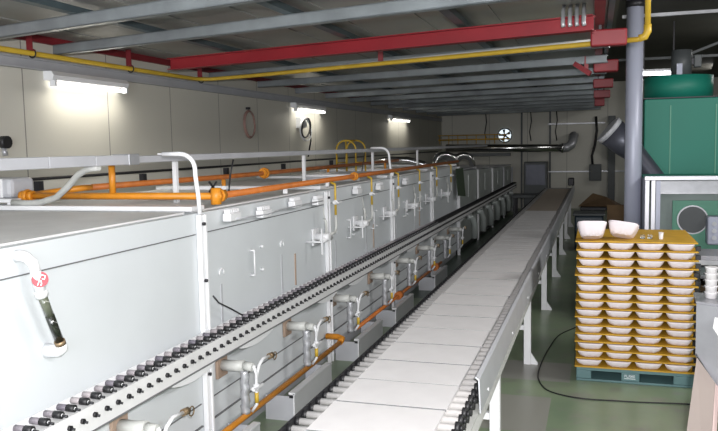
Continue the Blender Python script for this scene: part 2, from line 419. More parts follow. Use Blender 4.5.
t = thing('exhaust_duct', 'long silver exhaust duct crossing behind the kiln to the far wall', 'duct')
mb = MB(); mb.tube([(-4.0, 20.9, 1.80), (-.85, 20.9, 1.74)], .105, n=20); mb.build('duct_run', 'chrome', t)
mb = MB(); mb.tube([(-.87, 20.9, 1.74), (-.72, 20.9, 1.76), (-.62, 20.95, 1.83), (-.58, 21.05, 1.95), (-.58, 21.3, 2.06), (-.58, YF-.01, 2.08)], .12, n=20); mb.build('duct_elbow', 'galv', t)
mb = MB(); mb.tube([(-.87, 20.9, 1.74), (-.83, 20.9, 1.74)], .135, n=20); mb.build('duct_collar', 'chrome', t)
tag(MB().box(-4.25, -2.2, 20.55, 20.75, 1.56, 1.64).build('cable_tray', 'darkgrey'), 'dark tray below the silver duct at the far end', 'tray')
mb = MB()
for k in range(8): mb.tube([(-4.1+.25*k, 20.5, 1.9), (-4.1+.25*k, 20.5, 2.15)], .012, n=6)
mb.tube([(-4.15, 20.5, 2.02), (-2.2, 20.5, 2.02)], .02, n=6); mb.tube([(-4.15, 20.5, 2.14), (-2.2, 20.5, 2.14)], .012, n=6)
tag(mb.build('guard_rail', 'tray'), 'low yellow railing above the far end of the kiln', 'railing')

def wallbox(x0, x1, z0, z1, m, name, label, cat, depth=.2):
    o = MB().bevbox(x0, x1, YF-depth, YF-.002, z0, z1, .01).build(name, m)
    MB().bevbox(x0+.03, x1-.03, YF-depth-.02, YF-depth, z0+.03, z1-.03, .006).build('door', m, o)
    return tag(o, label, cat)
wallbox(-.17, .16, .80, 1.26, 'darkgrey', 'electrical_box', 'dark grey electrical box on the far wall under a hanging cable', 'electrical box')
mb = MB(); mb.tube([(.0, YF-.06, 2.6), (.03, YF-.08, 2.2), (-.02, YF-.08, 1.8), (-.10, YF-.08, 1.5), (-.08, YF-.1, 1.262)], .035, n=8)
tag(mb.build('hanging_cable', 'black'), 'thick black cable hanging down the far wall to the electrical box', 'cable')
struct(MB().box(.33, .52, YF-.25, YF-.05, 0, 2.6), 'trim_5', 'darkgrey')
t = thing('control_cabinet', 'dark blue-grey machine cabinet standing past the far end of the roller table', 'cabinet', (-1.55, 21.0, 0))
MB().bevbox(-.33, .30, 0, .45, .05, 1.38, .02).build('cabinet_body', 'darkgrey', t)
MB().box(-.27, .24, -.012, 0, .75, 1.30).build('door', 'duct', t)
MB().box(-.40, .36, -.06, .5, 0, .05).build('base', 'dark', t)
t = thing('unloading_bench', 'low dark metal bench at the exit end of the kiln', 'bench', (-1.55, 19.4, 0))
MB().bevbox(-.5, .75, 0, .7, .50, .58, .01).build('bench_top', 'darkgrey', t)
for a in (-.45, .66):
    for b in (.03, .6): MB().box(a, a+.06, b, b+.06, 0, .50).build('leg', 'dark', t)

# ------------------------------------------------------------------ the kiln
XK = -2.25
kiln = thing('roller_kiln', 'long pale grey roller kiln filling the left side of the hall', 'kiln')
JY = [1.75+2.19*k for k in range(0, 6)]     # joints 1.75, 3.94, 6.13 ... 12.70
ys = [.9]+[j for j in JY if j > 1]
for a, b in zip(ys, ys[1:]):
    MB().box(-3.95, XK, a+.003, b-.003, .10, 1.398).build('wall_panel', 'kiln', kiln)
    mb = MB(); mb.box(-3.95, XK, a+.003, b-.003, 1.402, 1.522); mb.build('top_panel', 'kiln', kiln)
    MB().box(-3.90, XK-.06, a+.05, b-.05, 1.5225, 1.532).build('roof_sheet', 'kiln_top', kiln)
    mb = MB(); mb.box(XK, XK+.012, a+.05, b-.05, .235, .243, 'groove'); mb.box(XK, XK+.006, a+.05, b-.05, .372, .378, 'groove'); mb.box(XK, XK+.010, a+.05, b-.05, 1.398, 1.402, 'groove'); mb.build('seam', None, kiln)
MB().box(-3.9, XK-.03, .9, 12.7, .0, .10).build('plinth', 'grey', kiln)
for j in JY[1:]:
    MB().bevbox(-3.92, XK-.03, j-.02, j+.14, 1.533, 1.562, .004).build('top_flange', 'white', kiln)
def post(y, z0, z1, parent, m='white', d=.035, w=.055):
    mb = MB(); mb.bevbox(XK+.002, XK+d, y-w/2, y+w/2, z0, z1, .004); mb.bevbox(XK+d, XK+d+.012, y+w/2-.02, y+w/2, z0, z1, .003)
    o = mb.build('post', m, parent)
    for z in (1.46, 1.12, .55):
        if z < z1: b = MB().tube([(XK+d, y-.005, z), (XK+d+.016, y-.005, z)], .011, n=6).build('bolt', 'dark', o)
    return o
for j in JY[1:]: post(j, .0, 1.515, kiln)
# tall hooked pipes rising out of the posts
def hook(y, parent):
    pts = [(XK+.015, y, 1.516), (XK+.01, y, 1.62), (XK-.005, y, 1.75)]
    pts += [(XK-.10+.095*math.cos(a), y, 1.78+.095*math.sin(a)) for a in [PI/2*k/6 for k in range(7)]]
    pts += [(XK-.22, y, 1.876)]
    MB().tube(pts, .0135).build('hooked_pipe', 'white', parent)
hook(3.94, kiln); hook(8.32, kiln)
# door latch bars, keyhole hooks and grooves on each module
for j in JY[1:4]:
    for dy in (.68, ) if j < 5 else (.6, 1.4):
        y = j+dy
        mb = MB(); mb.tube([(XK+.035, y, 1.03), (XK+.035, y, 1.21)], .006, n=6)
        for z in (1.035, 1.205): mb.tube([(XK+.0, y, z), (XK+.035, y, z)], .007, n=6)
        mb.build('latch_handle', 'white', kiln)
        for z in (1.045, 1.21): MB().tube([(XK+.0, y+.18, z), (XK+.02, y+.18, z)], .010, n=8).build('latch_stud', 'white', kiln)
    for dy, zt in ((.26, 1.12), (1.22, 1.17)):
        y = j+dy
        mb = MB(); mb.tube([(XK+.006, y+.03*math.cos(a), zt+.03*math.sin(a)) for a in [PI*k/6-.3 for k in range(8)]], .006, n=6); mb.build('hook', 'white', kiln)
        MB().box(XK, XK+.004, y-.012, y+.008, .80, zt-.07).build('groove', 'grey', kiln)
    MB().box(XK, XK+.008, j+1.47, j+1.485, .82, 1.07).build('sensor_rod', 'brownplate', kiln)

# exit end of the kiln: lower, darker cooling section
cool = thing('cooling_tunnel', 'dull grey-green metal cooling tunnel continuing beyond the white kiln', 'kiln')
cj = [12.705, 14.89, 17.08, 19.27, 21.3]
def ct(y): return 1.44-.022*(y-12.7)
for a, b in zip(cj, cj[1:]):
    mb = MB(); vs = []
    for y in (a+.004, b-.004):
        vs += [(-3.8, y, .1), (XK, y, .1), (XK, y, ct(y)), (-3.8, y, ct(y))]
    mb.faces(vs, [(0,1,2,3),(7,6,5,4),(0,4,5,1),(1,5,6,2),(2,6,7,3),(3,7,4,0)])
    mb.build('wall_panel', 'kiln_far', cool)
    MB().box(-3.78, XK+.01, a+.02, b-.02, ct(a)+.001, ct(a)+.016).build('top_edge', 'grey', cool)
    m_ = a+1.1
    MB().box(XK, XK+.012, a+.12, m_-.05, .92, ct(b)-.06).build('inspection_panel', 'kiln_far', cool)
    MB().box(XK, XK+.012, m_+.05, b-.12, .92, ct(b)-.06).build('inspection_panel', 'kiln_far', cool)
for y in cj[:-1]+[21.27]:
    mb = MB(); mb.bevbox(XK+.013, XK+.05, y-.035, y+.035, 0, ct(y)-.001, .004); mb.build('post', 'white' if y < 19 else 'grey', cool)
MB().box(-3.8, XK-.03, 12.72, 21.28, 0, .1).build('plinth', 'dark', cool)
tag(MB().faces([(XK+.06, 12.25, 1.50), (XK+.12, 12.62, 1.50), (XK+.16, 12.62, 1.02), (XK+.09, 12.3, 1.05), (XK+.052, 12.25, 1.50), (XK+.112, 12.62, 1.50), (XK+.152, 12.62, 1.02), (XK+.082, 12.3, 1.05)],
    [(0,1,2,3),(7,6,5,4),(0,4,5,1),(1,5,6,2),(2,6,7,3),(3,7,4,0)]).build('hanging_sheet', 'olive'), 'dark olive sheet hanging where the kiln meets the cooling tunnel', 'sheet')
# chrome hoses arching over the cooling section
for i, (x, y, r, lb) in enumerate(((-2.55, 13.1, .17, 'nearest chrome hose arching over the cooling tunnel roof'), (-2.75, 13.9, .14, 'second chrome hose arch on the tunnel, half hidden by the nearest one'),
        (-2.5, 14.7, .17, 'third chrome hose arch, tallest beyond the kiln joint'), (-2.65, 15.7, .15, 'fourth and farthest chrome hose arch on the tunnel roof'))):
    base = ct(y)+.02
    pts = [(x-r, y, base)] + [(x+r*math.cos(PI-PI*k/10), y+.02*k, base+.10+r*math.sin(PI*k/10)) for k in range(11)] + [(x+r, y+.2, base)]
    mb = MB(); mb.tube(pts, .06, n=12); o = mb.build('flexible_hose', 'chrome')
    for a, yy in ((x-r, y), (x+r, y+.2)): MB().tube([(a, yy, base-.015), (a, yy, base+.03)], .075, n=12).build('flange', 'galv', o)
    tag(o, lb, 'hose', 'chrome hoses over the cooling tunnel')
mb = MB(); mb.tube([(-3.6, 12.2, 1.62), (-3.3, 12.2, 1.66), (-3.0, 12.25, 1.65), (-2.75, 12.3, 1.58), (-2.72, 12.3, 1.54)], .06, n=12)
tag(mb.build('flexible_hose', 'chrome'), 'crumpled silver hose lying across the kiln roof beside the joint', 'hose', 'chrome hoses over the cooling tunnel')

# ------------------------------------------------------------------ rail of driven rollers along the kiln face
rail = thing('roller_drive_rail', 'white drive rail with dark-sleeved rollers running along the kiln face', 'conveyor')
mb = MB(); T = .006
y0r, y1r = .9, 21.25
mb.box(XK+.055, -2.10, y0r, y1r, .785, .785+T); mb.box(-2.10-T, -2.10, y0r, y1r, .675, .785); mb.box(-2.16, -2.10-T, y0r, y1r, .675, .681)
mb.build('channel', 'rail', rail)
mb = MB(); mb.box(XK+.052, XK+.06, y0r, y1r, .792, .825); mb.build('back_strip', 'white', rail)
mb = MB(); mb.box(-2.099, -2.093, y0r, y1r, .672, .679); mb.build('edge_strip', 'groove', rail)
def roller_mb(y):
    mb = MB(); z = .812
    mb.tube([(XK+.061, y, z), (-2.142, y, z)], .0145, 'sleeve', n=10)
    return mb
r0 = None
Y0, PIT = 2.008, .0838
N100 = 100
def sub(mb, y):
    z = .812
    mb.tube([(-2.142, y, z), (-2.104, y, z)], .0165, 'black', n=10)
    mb.tube([(-2.104, y, z), (-2.102, y, z)], .007, 'white', n=8)
    mb.tube([(-2.102, y, z-.002), (-2.078, y, z-.004)], .006, 'dark', n=6)
rm = roller_mb(0); r0 = rm.build('roller', None, rail); r0.location = (0, Y0, 0)
sm_ = MB(); sub(sm_, 0); s0 = sm_.build('roller_cap', None, r0)
bm_ = MB(); bm_.tube([(-2.10, 0, .744), (-2.088, 0, .744)], .0125, 'black', n=8); bm_.tube([(-2.088, 0, .742), (-2.074, .006, .738)], .006, 'dark', n=6)
b0 = bm_.build('bolt', None, rail); b0.location = (0, Y0+.032, 0)
for k in range(1, N100):
    c = r0.copy(); COL.objects.link(c); c.parent = rail; c.location = (0, Y0+PIT*k+random.uniform(-.004, .004), 0)
    d = s0.copy(); COL.objects.link(d); d.parent = c
    e = b0.copy(); COL.objects.link(e); e.parent = rail; e.location = (0, Y0+.032+PIT*k, 0)
mb = MB(); mc = MB(); k = N100
while Y0+PIT*k < 21.1:
    y = Y0+PIT*k
    mb.tube([(XK+.061, y, .812), (-2.142, y, .812)], .0145, 'dark', n=6); mb.tube([(-2.142, y, .812), (-2.08, y, .812)], .0165, 'black', n=6)
    mc.tube([(-2.10, y+.032, .744), (-2.08, y+.032, .742)], .0125, 'black', n=6); k += 1
o = mb.build('far_rollers', None, rail); o['kind'] = 'stuff'
o = mc.build('far_bolts', None, rail); o['kind'] = 'stuff'
# slim curved gussets under the rail on both sides of every post
for j in [3.94+2.19*k for k in range(0, 8)]:
    for a0, a1 in ((j-.62, j-.05), (j+.16, j+.80)):
        n = 8; poly = [(a0+(a1-a0)*k/n, .674-.055*math.sin(PI*k/n)**.7) for k in range(n+1)]
        mb = MB(); mb.prism(poly, -2.125, -2.117, axis='x'); mb.build('support_arm', 'white', rail)
# ------------------------------------------------------------------ gas pipes on top of the kiln
def union(x, y, z, m, parent, axis='y', r=.045):
    mb = MB()
    v = {'y': Vector((0,1,0)), 'x': Vector((1,0,0))}[axis]; p = Vector((x, y, z))
    mb.tube([p-v*.05, p-v*.015], r*.8, n=8); mb.tube([p-v*.015, p+v*.015], r, n=8); mb.tube([p+v*.015, p+v*.05], r*.8, n=8)
    mb.build('pipe_union', m, parent)
front = thing('gas_main', 'orange gas pipe running along the front top edge of the kiln', 'pipe')
zx = 1.612
mb = MB(); mb.tube([(-2.22, 4.12, zx), (-2.22, 12.6, zx)], .022); mb.build('pipe_run', 'orangered', front)
mb = MB(); mb.tube([(-2.22, 4.12, zx), (-3.64, 4.12, zx)], .022); mb.build('cross_pipe', 'orange', front)
mb = MB(); mb.tube([(-2.96, 4.12, zx+.018), (-2.96, 4.12, 1.81)], .021); mb.build('riser', 'orange', front)
union(-2.22, 4.16, zx, 'orange', front); union(-3.63, 4.12, zx, 'orange', front, 'x'); union(-2.22, 6.9, zx, 'orange', front, r=.042)
MB().tube([(-2.22, 4.12, zx-.05), (-2.22, 4.12, zx+.05)], .034, n=8).build('elbow_fitting', 'orange', front)
for y in (5.2, 6.13, 8.32, 10.51): MB().box(-2.235, -2.205, y-.01, y+.01, 1.557, zx-.02).build('pipe_support', 'white', front)
back = thing('gas_main', 'second orange gas pipe lying farther back on the kiln roof', 'pipe')
mb = MB(); mb.tube([(-3.67, 4.20, 1.612), (-3.30, 4.22, 1.655), (-3.30, 4.4, 1.655)], .022, 'orange'); mb.tube([(-3.30, 4.35, 1.655), (-3.1, 6.0, 1.655), (-3.1, 12.0, 1.655)], .022, 'orangered'); mb.build('pipe_run', None, back)
union(-3.1, 6.75, 1.655, 'orange', back, r=.055)
for y in (5.9, 8.6, 11.2): MB().box(-3.115, -3.085, y-.01, y+.01, 1.557 if False else 1.533, 1.634).build('pipe_support', 'orange', back)
# vertical gas drops with white burners
def upper_burner_proto(y, label):
    t = thing('gas_burner', label, 'burner', (XK, y, 0), 0, 'upper burners along the kiln')
    MB().tube([(.10, 0, 1.31), (.10, 0, 1.575), (.06, 0, 1.592)], .011, n=8).build('gas_drop', 'yellow', t)
    mb = MB(); mb.tube([(.10, -.04, 1.42), (.10, .04, 1.42)], .014, n=8); mb.tube([(.10, 0, 1.40), (.10, 0, 1.44)], .018, n=8); mb.tube([(.10, 0, 1.42), (.14, 0, 1.42)], .007, n=6); mb.box(.135, .145, -.05, .05, 1.412, 1.428); mb.build('valve', 'white', t)
    mb = MB(); mb.tube([(.10, 0, 1.31), (.10, 0, 1.20), (.10, -.02, 1.17), (.10, -.06, 1.16), (.10, -.16, 1.155)], .013, n=8); mb.build('feed_pipe', 'cream', t)
    mb = MB(); mb.tube([(.02, -.28, 1.15), (.14, -.28, 1.15)], .03, n=12); mb.tube([(.10, -.36, 1.13), (.10, -.14, 1.13)], .022, n=10); mb.build('burner_body', 'white', t)
    mb = MB(); mb.bevbox(.002, .02, -.345, -.215, 1.08, 1.22, .004); mb.build('mount_plate', 'white', t)
    mb = MB(); mb.box(.135, .145, -.47, -.455, 1.03, 1.24); mb.tube([(.0, -.46, 1.13), (.14, -.46, 1.13)], .008, n=6); mb.build('handle', 'white', t)
    mb = MB(); mb.tube([(.10, -.25, 1.15), (.10, -.25, 1.27), (.09, -.26, 1.30)], .012, n=8); mb.tube([(.09, -.26, 1.30), (.085, -.27, 1.40)], .006, n=6); mb.build('spark_plug', 'cream', t)
    return t
ub = [6.03, 7.14, 8.22, 9.31, 10.4, 11.5]
wd = ['nearest the camera, right beside the hatch', 'second along the kiln', 'third along the kiln', 'fourth along the kiln', 'fifth along the kiln', 'farthest, beside the cooling tunnel']
p0 = upper_burner_proto(ub[0]+.10, 'white burner with yellow gas drop above the rail, '+wd[0])
for y, w in zip(ub[1:], wd[1:]): dup(p0, (XK, y+.10, 0), 'white burner with yellow gas drop above the rail, '+w)

# white terminal heads along the top seam joined by thin wire
def head(y, z, label):
    t = thing('temperature_sensor', label, 'sensor', (XK, y, z), 0, 'white sensor heads near the kiln top')
    MB().bevbox(.012, .07, -.075, .075, -.025, .025, .006).build('housing', 'white', t)
    mb = MB()
    for k in range(5): mb.box(.02, .06, -.065+.03*k, -.055+.03*k, .0285, .05)
    mb.box(.02, .06, -.065, .065, .0255, .0295)
    mb.build('fins', 'white', t)
    MB().tube([(.0, 0, 0), (.012, 0, 0)], .02, n=8).build('stem', 'dark', t)
    return t
h0 = head(4.30, 1.468, 'white finned sensor head on the kiln beside the tall white post')
for y, z, lb in ((4.78, 1.445, 'white finned sensor head, second along below the orange pipe'), (5.36, 1.465, 'small white sensor head, third along below the orange pipe'), (5.86, 1.445, 'white finned sensor head just before the second kiln post'),
        (6.95, 1.465, 'white sensor head past the second kiln post'), (7.75, 1.455, 'white sensor head between the second and third yellow drops'), (8.9, 1.45, 'small white sensor head beyond the third kiln post')):
    dup(h0, (XK, y, z), lb)
mb = MB(); mb.tube([(XK+.075, 4.3, 1.455), (XK+.055, 4.55, 1.445), (XK+.075, 4.78, 1.44), (XK+.05, 5.05, 1.45), (XK+.075, 5.36, 1.455), (XK+.05, 5.6, 1.45), (XK+.075, 5.88, 1.45)], .005, n=5)
tag(mb.build('sensor_wire', 'grey'), 'thin grey wire looping between the white sensor heads', 'wire')

# ------------------------------------------------------------------ sight tube on the near face
st = thing('sight_tube', 'slanted glass sight tube with dark liquid on the near kiln face', 'gauge')
A = Vector((-2.165, 2.497, 1.335)); B = Vector((-2.165, 2.600, 1.085))
d = (B-A).normalized()
mb = MB(); mb.tube([(XK, 2.47, 1.482), (XK+.03, 2.468, 1.484), (-2.195, 2.465, 1.478), (-2.172, 2.472, 1.455), (-2.165, 2.478, 1.42)], .027, n=14, radii=[.026, .024, .023, .022, .021]); mb.build('inlet_elbow', 'white', st)
mb = MB(); mb.tube([Vector((-2.165, 2.476, 1.42)), A], .022, n=14); mb.build('top_cap', 'white', st)
mb = MB(); c = Vector((-2.165, 2.495, 1.382)); n_ = Vector((.72, -.66, .20)).normalized()
mb.tube([c+n_*.021, c+n_*.029], .032, n=24); mb.build('label_disc', 'labelred', st)
ux = n_.cross(Vector((0,0,1))).normalized(); uy = ux.cross(n_)
q = c+n_*.0315
mb = MB()
for pth in ([(-.022, .004), (-.012, .016), (-.002, .010), (-.004, -.006), (-.012, -.024)], [(-.002, .010), (.008, .018), (.020, .012), (.016, -.002), (.006, .002)], [(.002, -.004), (.004, -.018), (.0, -.026)]):
    mb.tube([q-ux*a+uy*b for a, b in pth], .0026, n=6)
mb.build('label_mark', 'paper', st)
mb = MB(); mb.tube([A, A+d*.025], .026, n=14); mb.build('upper_collar', 'white', st)
mb = MB(); mb.tube([A+d*.025, A+d*.12], .0185, n=14); mb.build('glass_tube', 'amber', st)
mb = MB(); mb.tube([A+d*.12, B-d*.02], .019, n=14); mb.build('liquid_column', 'liquid', st)
mb = MB(); mb.tube([B-d*.02, B], .023, n=14); mb.build('lower_collar', 'copper', st)
mb = MB(); mb.tube([B, B+d*.02, Vector((-2.19, 2.615, 1.052)), Vector((XK, 2.61, 1.05))], .028, n=14, radii=[.021, .024, .027, .032]); mb.build('outlet_boss', 'white', st)

# ------------------------------------------------------------------ lower burners, gas line and boxes
lg = thing('gas_branch', 'orange gas pipe close to the floor feeding the nearest lower burners', 'pipe')
mb = MB(); mb.tube([(-2.08, 1.5, .235), (-2.08, 6.02, .225)], .020); mb.build('pipe_run', 'orange', lg)
mb = MB(); mb.tube([(-2.08, 5.96, .225), (-2.08, 6.03, .24), (-2.13, 6.05, .25), (-2.235, 6.05, .25)], .026); mb.build('pipe_elbow', 'orange', lg)
lg2 = thing('gas_branch', 'orange-brown gas pipe close to the floor beyond the first one', 'pipe')
mb = MB(); mb.tube([(-2.08, 6.45, .235), (-2.08, 10.4, .235)], .018); mb.build('pipe_run', 'orangered', lg2)
MB().tube([(-2.08, 7.95, .235), (-2.08, 8.05, .235)], .045, n=10).build('pipe_union', 'orangered', lg2)
MB().tube([(-2.08, 9.95, .235), (-2.08, 10.05, .235)], .05, n=10).build('pipe_union', 'orangered', lg2)

def lower_burner(y, label):
    t = thing('lower_burner', label, 'burner', (XK, y, 0), 0, 'lower burners under the roller rail')
    MB().bevbox(.0025, .022, -.065, .065, .47, .60, .004).build('mount_plate', 'brownplate', t)
    mb = MB(); mb.tube([(.022, 0, .545), (.10, 0, .545), (.17, 0, .55)], .034, n=14, radii=[.036, .034, .036]); mb.tube([(.17, 0, .55), (.23, 0, .545)], .028, n=12); mb.build('burner_body', 'cream', t)
    mb = MB()
    pts = [(.17, 0, .52)]+[(.17+.004*math.sin(k*1.3), 0, .50-.016*k) for k in range(17)]
    mb.tube(pts, .029, n=12, radii=[.03]+[.030 if k % 2 else .026 for k in range(17)]); mb.build('air_hose', 'galv', t)
    mb = MB(); mb.tube([(.235, .0, .555), (.24, .02, .50), (.235, .03, .44), (.235, .03, .30), (.20, .03, .25)], .010, n=8)
    mb.tube([(.235, .03, .46), (.24, .06, .535), (.24, .12, .565), (.24, .22, .555)], .011, n=8); mb.build('gas_tube', 'white', t)
    mb = MB(); mb.tube([(.24, .22, .555), (.24, .27, .55)], .020, n=8); mb.tube([(.25+.0, .29+.025*math.cos(a), .54+.025*math.sin(a)) for a in [2*PI*k/12 for k in range(13)]], .004, n=5); mb.build('union_nut', 'copper', t)
    mb = MB(); mb.tube([(.235, -.02, .41), (.235, .08, .41)], .013, n=8); mb.box(.245, .255, -.035, .095, .402, .418); mb.tube([(.235, .03, .39), (.235, .03, .43)], .02, n=8); mb.build('valve', 'white', t)
    MB().tube([(.235, .03, .31), (.235, .03, .375)], .0135, n=8).build('hose_sleeve', 'yellow', t)
    return t
lb_ys = [3.07, 4.14, 5.20, 6.26, 7.42, 8.5, 9.6, 10.7, 11.8]
ln = ['nearest, half hidden by the rail at the bottom', 'second, with tan plate showing', 'third along, over the long white trough', 'fourth along, over the second trough', 'fifth along, before the third trough', 'sixth along', 'seventh along beside the fourth trough', 'eighth along in the shade', 'farthest along in the shade']
l0 = lower_burner(lb_ys[0], 'grey burner hose assembly under the rail, '+ln[0])
for y, w in zip(lb_ys[1:], ln[1:]): dup(l0, (XK, y, 0), 'grey burner hose assembly under the rail, '+w)
def trough(y0, L, label):
    t = thing('metal_trough', label, 'trough', (XK, y0, 0), 0, 'troughs on the floor along the kiln')
    mb = MB(); mb.box(.26, .27, 0, L, .0, .195); mb.bevbox(.225, .275, 0, L, .185, .203, .004); mb.build('front_panel', 'white', t)
    mb = MB(); mb.box(.05, .2595, .0, .008, 0, .175); mb.build('end_panel', 'grey', t)
    MB().box(.05, .2595, L-.008, L, 0, .175).build('end_panel', 'grey', t)
    MB().box(.232, .262, -.003, .002, .165, .184).build('channel_end', 'black', t)
    mb = MB(); mb.box(.05, .258, .008, L-.008, .02, .028); mb.build('bottom_panel', 'white', t)
    return t
trough(3.18, .95, 'white sheet metal trough on the floor, partly cut by the picture bottom')
trough(4.69, .77, 'long white sheet metal trough on the floor under the second burner')
trough(6.18, .78, 'white sheet metal trough on the floor, third from the camera')
trough(7.48, .80, 'white sheet metal trough on the floor, fourth from the camera')
trough(9.50, .84, 'farthest white sheet metal trough on the floor by the orange union')
# dark hanging hoses below the cooling section rail
for k in range(7):
    y = 13.2+1.1*k
    mb = MB(); mb.tube([(XK+.08, y, .62), (XK+.16, y+.05, .60), (XK+.20, y+.12, .48), (XK+.20, y+.12, .22)], .055, n=10)
    tag(mb.build('air_hose', 'kiln_far'), 'dull grey bent air hose below the cooling tunnel rail, %s of the row' % ORD[k], 'hose', 'dark hoses under the cooling tunnel')

mb = MB(); mb.tube([(XK+.06, 3.98, 1.02), (XK+.075, 4.02, .97), (XK+.09, 4.16, .90), (XK+.09, 4.30, .832)], .005, n=6)
tag(mb.build('loose_wire', 'dark'), 'thin dark wire running from the tall white post down to the rail', 'wire')
for x, zb, lb in ((-3.0, 2.05, 'thin black cable hanging from the roof left of the exhaust fan'), (-1.75, 1.95, 'thin black cable hanging from the roof right of the exhaust fan'), (-1.05, 1.95, 'thin black cable hanging near the elbow of the silver duct')):
    tag(MB().tube([(x, 21.6, 2.852), (x+.03, 21.6, 2.5), (x-.02, 21.6, 2.2), (x+.02, 21.6, zb)], .016, n=6).build('hanging_cable', 'black'), lb, 'cable')
# ------------------------------------------------------------------ things on the kiln roof
tr = thing('cable_trunking', 'long grey metal trunking running along above the kiln roof', 'trunking')
mb = MB(); mb.bevbox(-2.86, -2.74, 2.2, 3.28, 1.815, 1.876, .004); mb.build('trunk_section', 'grey', tr)
mb = MB(); mb.bevbox(-2.86, -2.74, 3.285, 3.67, 1.815, 1.876, .004); mb.build('trunk_section', 'grey', tr)
mb = MB(); mb.bevbox(-2.86, -2.74, 3.675, 4.10, 1.815, 1.874, .004); mb.build('trunk_section', 'grey', tr)
mb = MB(); mb.bevbox(-2.845, -2.755, 4.105, 20.2, 1.822, 1.866, .004); mb.build('trunk_section', 'grey', tr)
MB().bevbox(-2.865, -2.735, 3.99, 4.10, 1.811, 1.880, .004).build('joint_sleeve', 'galv', tr)
MB().bevbox(-2.85, -2.75, 4.48, 4.60, 1.867, 1.880, .003).build('joint_cover', 'white', tr)
for y in (4.62, 7.05, 9.5, 12.1): MB().box(-2.815, -2.785, y-.015, y+.015, 1.533 if y < 12.2 else 1.45, 1.822).build('trunk_post', 'white', tr)
mb = MB(); P_ = [(-2.76, 3.72, 1.808), (-2.84, 3.73, 1.80), (-2.95, 3.78, 1.765), (-3.07, 3.83, 1.69), (-3.20, 3.88, 1.62), (-3.36, 3.93, 1.585), (-3.50, 3.97, 1.575), (-3.62, 3.97, 1.58)]
mb.tube(P_, .020, n=10); tag(mb.build('flexible_conduit', 'cream'), 'grey flexible conduit sloping from the trunking down to the motor stand', 'cable')
mo = thing('fan_motor', 'grey rounded electric motor on a white stand at the left edge', 'motor')
mb = MB(); mb.bevbox(-4.0, -3.70, 4.05, 4.28, 1.60, 1.735, .03); mb.build('motor_body', 'grey', mo)
MB().box(-3.785, -3.765, 4.045, 4.052, 1.605, 1.73).build('cover_band', 'white', mo)
MB().bevbox(-4.10, -3.66, 4.0, 4.3, 1.575, 1.60, .004).build('stand_plate', 'white', mo)
for y in (4.01, 4.26): MB().box(-3.70, -3.67, y, y+.03, 1.533, 1.575).build('leg', 'white', mo)
MB().box(-4.1, -4.07, 4.01, 4.04, 1.20, 1.575).build('leg', 'white', mo)
MB().tube([(-4.02, 4.1, 1.66), (-4.10, 4.1, 1.70), (-4.16, 4.15, 1.80), (-4.2, 4.2, 1.84)], .02, n=8).build('supply_hose', 'cream', mo)
o = MB().tube([(XW+.01, 4.75, 1.985), (XW+.06, 4.75, 1.985)], .05, n=12).build('wall_fitting', 'black')
MB().tube([(XW+.02, 4.75, 1.94), (XW+.03, 4.75, 1.88)], .02, n=8).build('stem', 'galv', o)
tag(o, 'round black fitting on the wall at the left edge of the picture', 'fitting')
# valve with star handle on roof behind the pipe corner
t = thing('roof_valve', 'small valve with black star handle on the kiln roof behind the post', 'valve', (-2.68, 4.95, 1.533))
MB().box(-.28, .10, -.01, .03, .07, .095).build('bar', 'white', t)
MB().box(-.02, .02, 0, .03, 0, .07).build('stem', 'grey', t)
mb = MB()
for k in range(4): mb.bar((.0, -.02, .09), (.045*math.cos(PI/4+PI/2*k), -.02, .09+.055*math.sin(PI/4+PI/2*k)), .012, .012)
mb.build('star_handle', 'black', t)
t = thing('roof_plate', 'raised pale grey cover box on the kiln roof beyond the orange union', 'cover', (-2.9, 7.6, 1.533))
MB().bevbox(-.1, .5, 0, .9, 0, .07, .006).build('cover_body', 'white', t); MB().box(-.12, .52, -.03, 0, .0, .05).build('front_lip', 'galv', t)
for (x, y, lb) in ((-2.72, 5.35, 'thin dark cable dropping from the trunking to the kiln roof, nearer one'), (-2.72, 8.9, 'thin dark cable dropping from the trunking to the kiln roof, farther one')):
    tag(MB().tube([(x, y, 1.815), (x-.02, y-.02, 1.7), (x-.05, y, 1.56), (x-.05, y, 1.535)], .007, n=6).build('drop_cable', 'black'), lb, 'cable', 'cables dropping to the kiln roof')
# yellow hooped guard
t = thing('hooped_guard', 'yellow tubular guard with rounded hoops standing on the kiln roof', 'guard', (-3.30, 9.9, 1.533))
for yy in (0, .45):
    pts = [(-.14, yy, 0), (-.14, yy, .33)]+[(-.14*math.cos(PI*k/8), yy, .33+.12*math.sin(PI*k/8)) for k in range(1, 9)]+[(.14, yy, 0)]
    MB().tube(pts, .013, n=8).build('hoop', 'yellow', t)
for zz in (.14, .32):
    for xx in (-.14, .14): MB().tube([(xx, 0, zz), (xx, .45, zz)], .010, n=6).build('side_rail', 'yellow', t)
MB().tube([(0, 0, .45), (0, .45, .45)], .011, n=6).build('top_rail', 'yellow', t)
MB().tube([(0, 0, .0), (0, 0, .44)], .010, n=6).build('upright', 'yellow', t)

